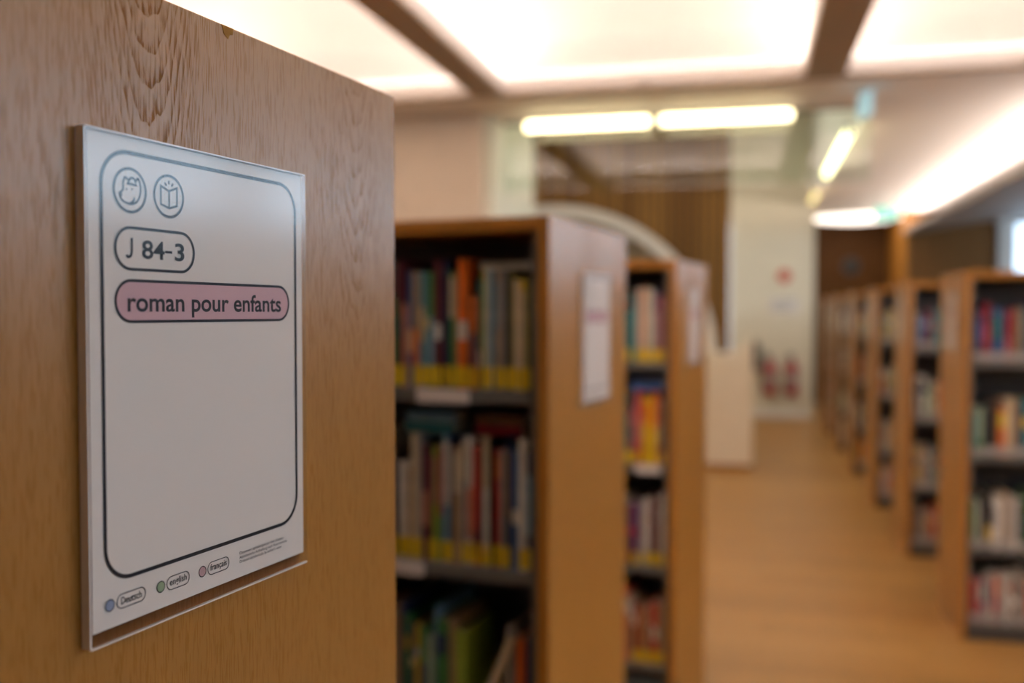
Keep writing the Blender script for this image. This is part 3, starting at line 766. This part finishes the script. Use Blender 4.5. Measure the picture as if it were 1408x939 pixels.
tag(bo, 'packed rows of books filling the shelves deeper inside the bookcases', 'books', None, 'stuff')

# ------------------------------------------------------------------ arched pod and counter
pod = empty('reading_pod', (-2.15, 10.75, 0)); tag(pod, 'large pale arched reading pod with a rounded rim behind the bookcases', 'reading pod')
def arch_shell(cx, cz, rx, rz, y0, y1, t, n=40, a0=0, a1=180, floor_z=0.0):
    bm = bmesh.new(); rings = []
    pts = []
    for i in range(n + 1):
        a = R(a0 + (a1 - a0)*i/n); pts.append((math.cos(a), math.sin(a)))
    path = [(1, None)] + pts + [(-1, None)]
    for (c, s) in path:
        xo = cx + rx*c; xi = cx + (rx - t)*c
        zo = floor_z if s is None else cz + rz*s; zi = floor_z if s is None else cz + (rz - t)*s
        rings.append([bm.verts.new((xo, y0, zo)), bm.verts.new((xo, y1, zo)), bm.verts.new((xi, y1, zi)), bm.verts.new((xi, y0, zi))])
    for a, b in zip(rings, rings[1:]):
        for k in range(4):
            f = bm.faces.new((a[k], a[(k+1) % 4], b[(k+1) % 4], b[k])); f.smooth = k in (0, 2)
    bm.faces.new(rings[0][::-1]); bm.faces.new(rings[-1])
    bmesh.ops.recalc_face_normals(bm, faces=bm.faces[:])
    return bm
obj('shell', arch_shell(0, 1.13, 1.80, 1.64, .06, 1.2, .07), M['podwhite'], pod)
obj('rim', arch_shell(0, 1.13, 1.84, 1.68, -.05, .055, .13), M['white'], pod)
bm = bmesh.new(); n = 40
vs = [bm.verts.new((1.72, 1.16, 0))] + [bm.verts.new((1.72*math.cos(math.pi*i/n), 1.16, 1.13 + 1.56*math.sin(math.pi*i/n))) for i in range(n + 1)] + [bm.verts.new((-1.72, 1.16, 0))]
f = bm.faces.new(vs); r_ = bmesh.ops.extrude_face_region(bm, geom=[f])
for v in [e for e in r_['geom'] if isinstance(e, bmesh.types.BMVert)]: v.co.y += .03
bmesh.ops.recalc_face_normals(bm, faces=bm.faces[:])
obj('back_wall', bm, M['podwhite'], pod)
# cream counter block with a scooped top
ct = empty('counter', (-.20, 10.32, 0)); tag(ct, 'cream lacquered counter block with a scooped top beside the arched pod', 'counter')
bm = bmesh.new(); prof = [(-.27, .0), (.27, .0), (.27, 1.30)]
for i in range(13):
    t = i/12; x = .25 - .5*t; prof.append((x, 1.30 - .17*math.sin(math.pi*min(1, t*1.25)/1.0 if t < .4 else math.pi*.5) if t < .4 else 1.13 + .20*max(0, (t - .75)/.25)**2))
prof.append((-.27, 1.34))
a = [bm.verts.new((x, -.22, z + .05)) for x, z in prof]; c = [bm.verts.new((x, .22, z + .05)) for x, z in prof]
for i in range(len(prof)): bm.faces.new((a[i], a[(i+1) % len(prof)], c[(i+1) % len(prof)], c[i]))
bm.faces.new(a[::-1]); bm.faces.new(c)
bmesh.ops.recalc_face_normals(bm, faces=bm.faces[:])
obj('body', bm, M['boxwhite'], ct); obj('plinth', bx(-.25, .25, -.20, .20, 0, .049), M['oak_top'], ct)

# ------------------------------------------------------------------ things on the cream end wall
def extinguisher(x, label):
    e = empty('fire_extinguisher', (x, 15.19, .36)); tag(e, label, 'extinguisher', 'wall hung fire extinguishers')
    obj('cylinder', lathe([(.05, 0), (.078, .012), (.08, .04), (.08, .40), (.07, .45), (.035, .49), (.028, .52)], 24), M['red'], e)
    obj('valve', join(bx(-.02, .02, -.02, .02, .52, .57, .004), bx(-.09, .03, -.012, .012, .575, .59), bx(-.08, .03, -.012, .012, .60, .615)), M['black'], e)
    obj('hose', sweep([(-.03, 0, .55), (-.09, -.02, .53), (-.115, -.02, .42), (-.11, -.02, .25), (-.10, -.02, .12)], .012), M['black'], e)
    obj('nozzle', cyl(.014, (-.10, -.02, .13), (-.10, -.02, .02), 12, .026), M['black'], e)
    obj('label_band', lathe([(.0803, .16), (.0806, .165), (.0806, .30), (.0803, .305)], 24), M['whitetag'], e)
    obj('bracket', bx(-.05, .05, .07, .108, .30, .34), M['steel'], e)
extinguisher(.36, 'red fire extinguisher on the cream wall, beside the black case')
extinguisher(.68, 'red fire extinguisher on the cream wall, nearer the dark niche')
cs = empty('equipment_case', (.12, 15.2, .72)); tag(cs, 'dark grey case hung on the cream wall beside the red extinguishers', 'case')
obj('shell', bx(-.085, .085, -.06, .06, 0, .42, .02), M['steel_dark'], cs); obj('handle', sweep([(-.05, -.02, .41), (-.05, -.02, .46), (.05, -.02, .46), (.05, -.02, .41)], .01), M['black'], cs)
obj('mount', bx(-.03, .03, .061, .098, .1, .3), M['steel'], cs)
ps = empty('safety_sign', (.56, 15.294, 2.0)); tag(ps, 'square white safety sign with a red disc on the cream wall', 'sign')
obj('plate', bx(-.17, .17, -.006, .005, 0, .32, .002), M['cream'], ps)
obj('symbol', cyl(.10, (0, -.0065, .16), (0, -.008, .16), 24), M['redpaper'], ps)
pt = empty('notice', (.56, 15.294, 1.58)); tag(pt, 'pale notice with grey bars under the red disc sign', 'notice')
obj('sheet', bx(-.22, .22, -.006, .005, 0, .26, .002), M['white'], pt)
for i in range(3): obj('bar', bx(-.18, .18 - .05*i, -.0075, -.0062, .19 - i*.065, .215 - i*.065), M['greyprint'], pt)
# clock like disc above the niche doors
dk = empty('loudspeaker', (1.78, 17.924, 2.42)); tag(dk, 'round dark loudspeaker grille on the dark timber niche wall', 'loudspeaker')
obj('ring', cyl(.15, (0, 0, 0), (0, -.03, 0), 28), M['steel_dark'], dk); obj('grille', cyl(.12, (0, -.0305, 0), (0, -.04, 0), 28, .11), M['black'], dk)
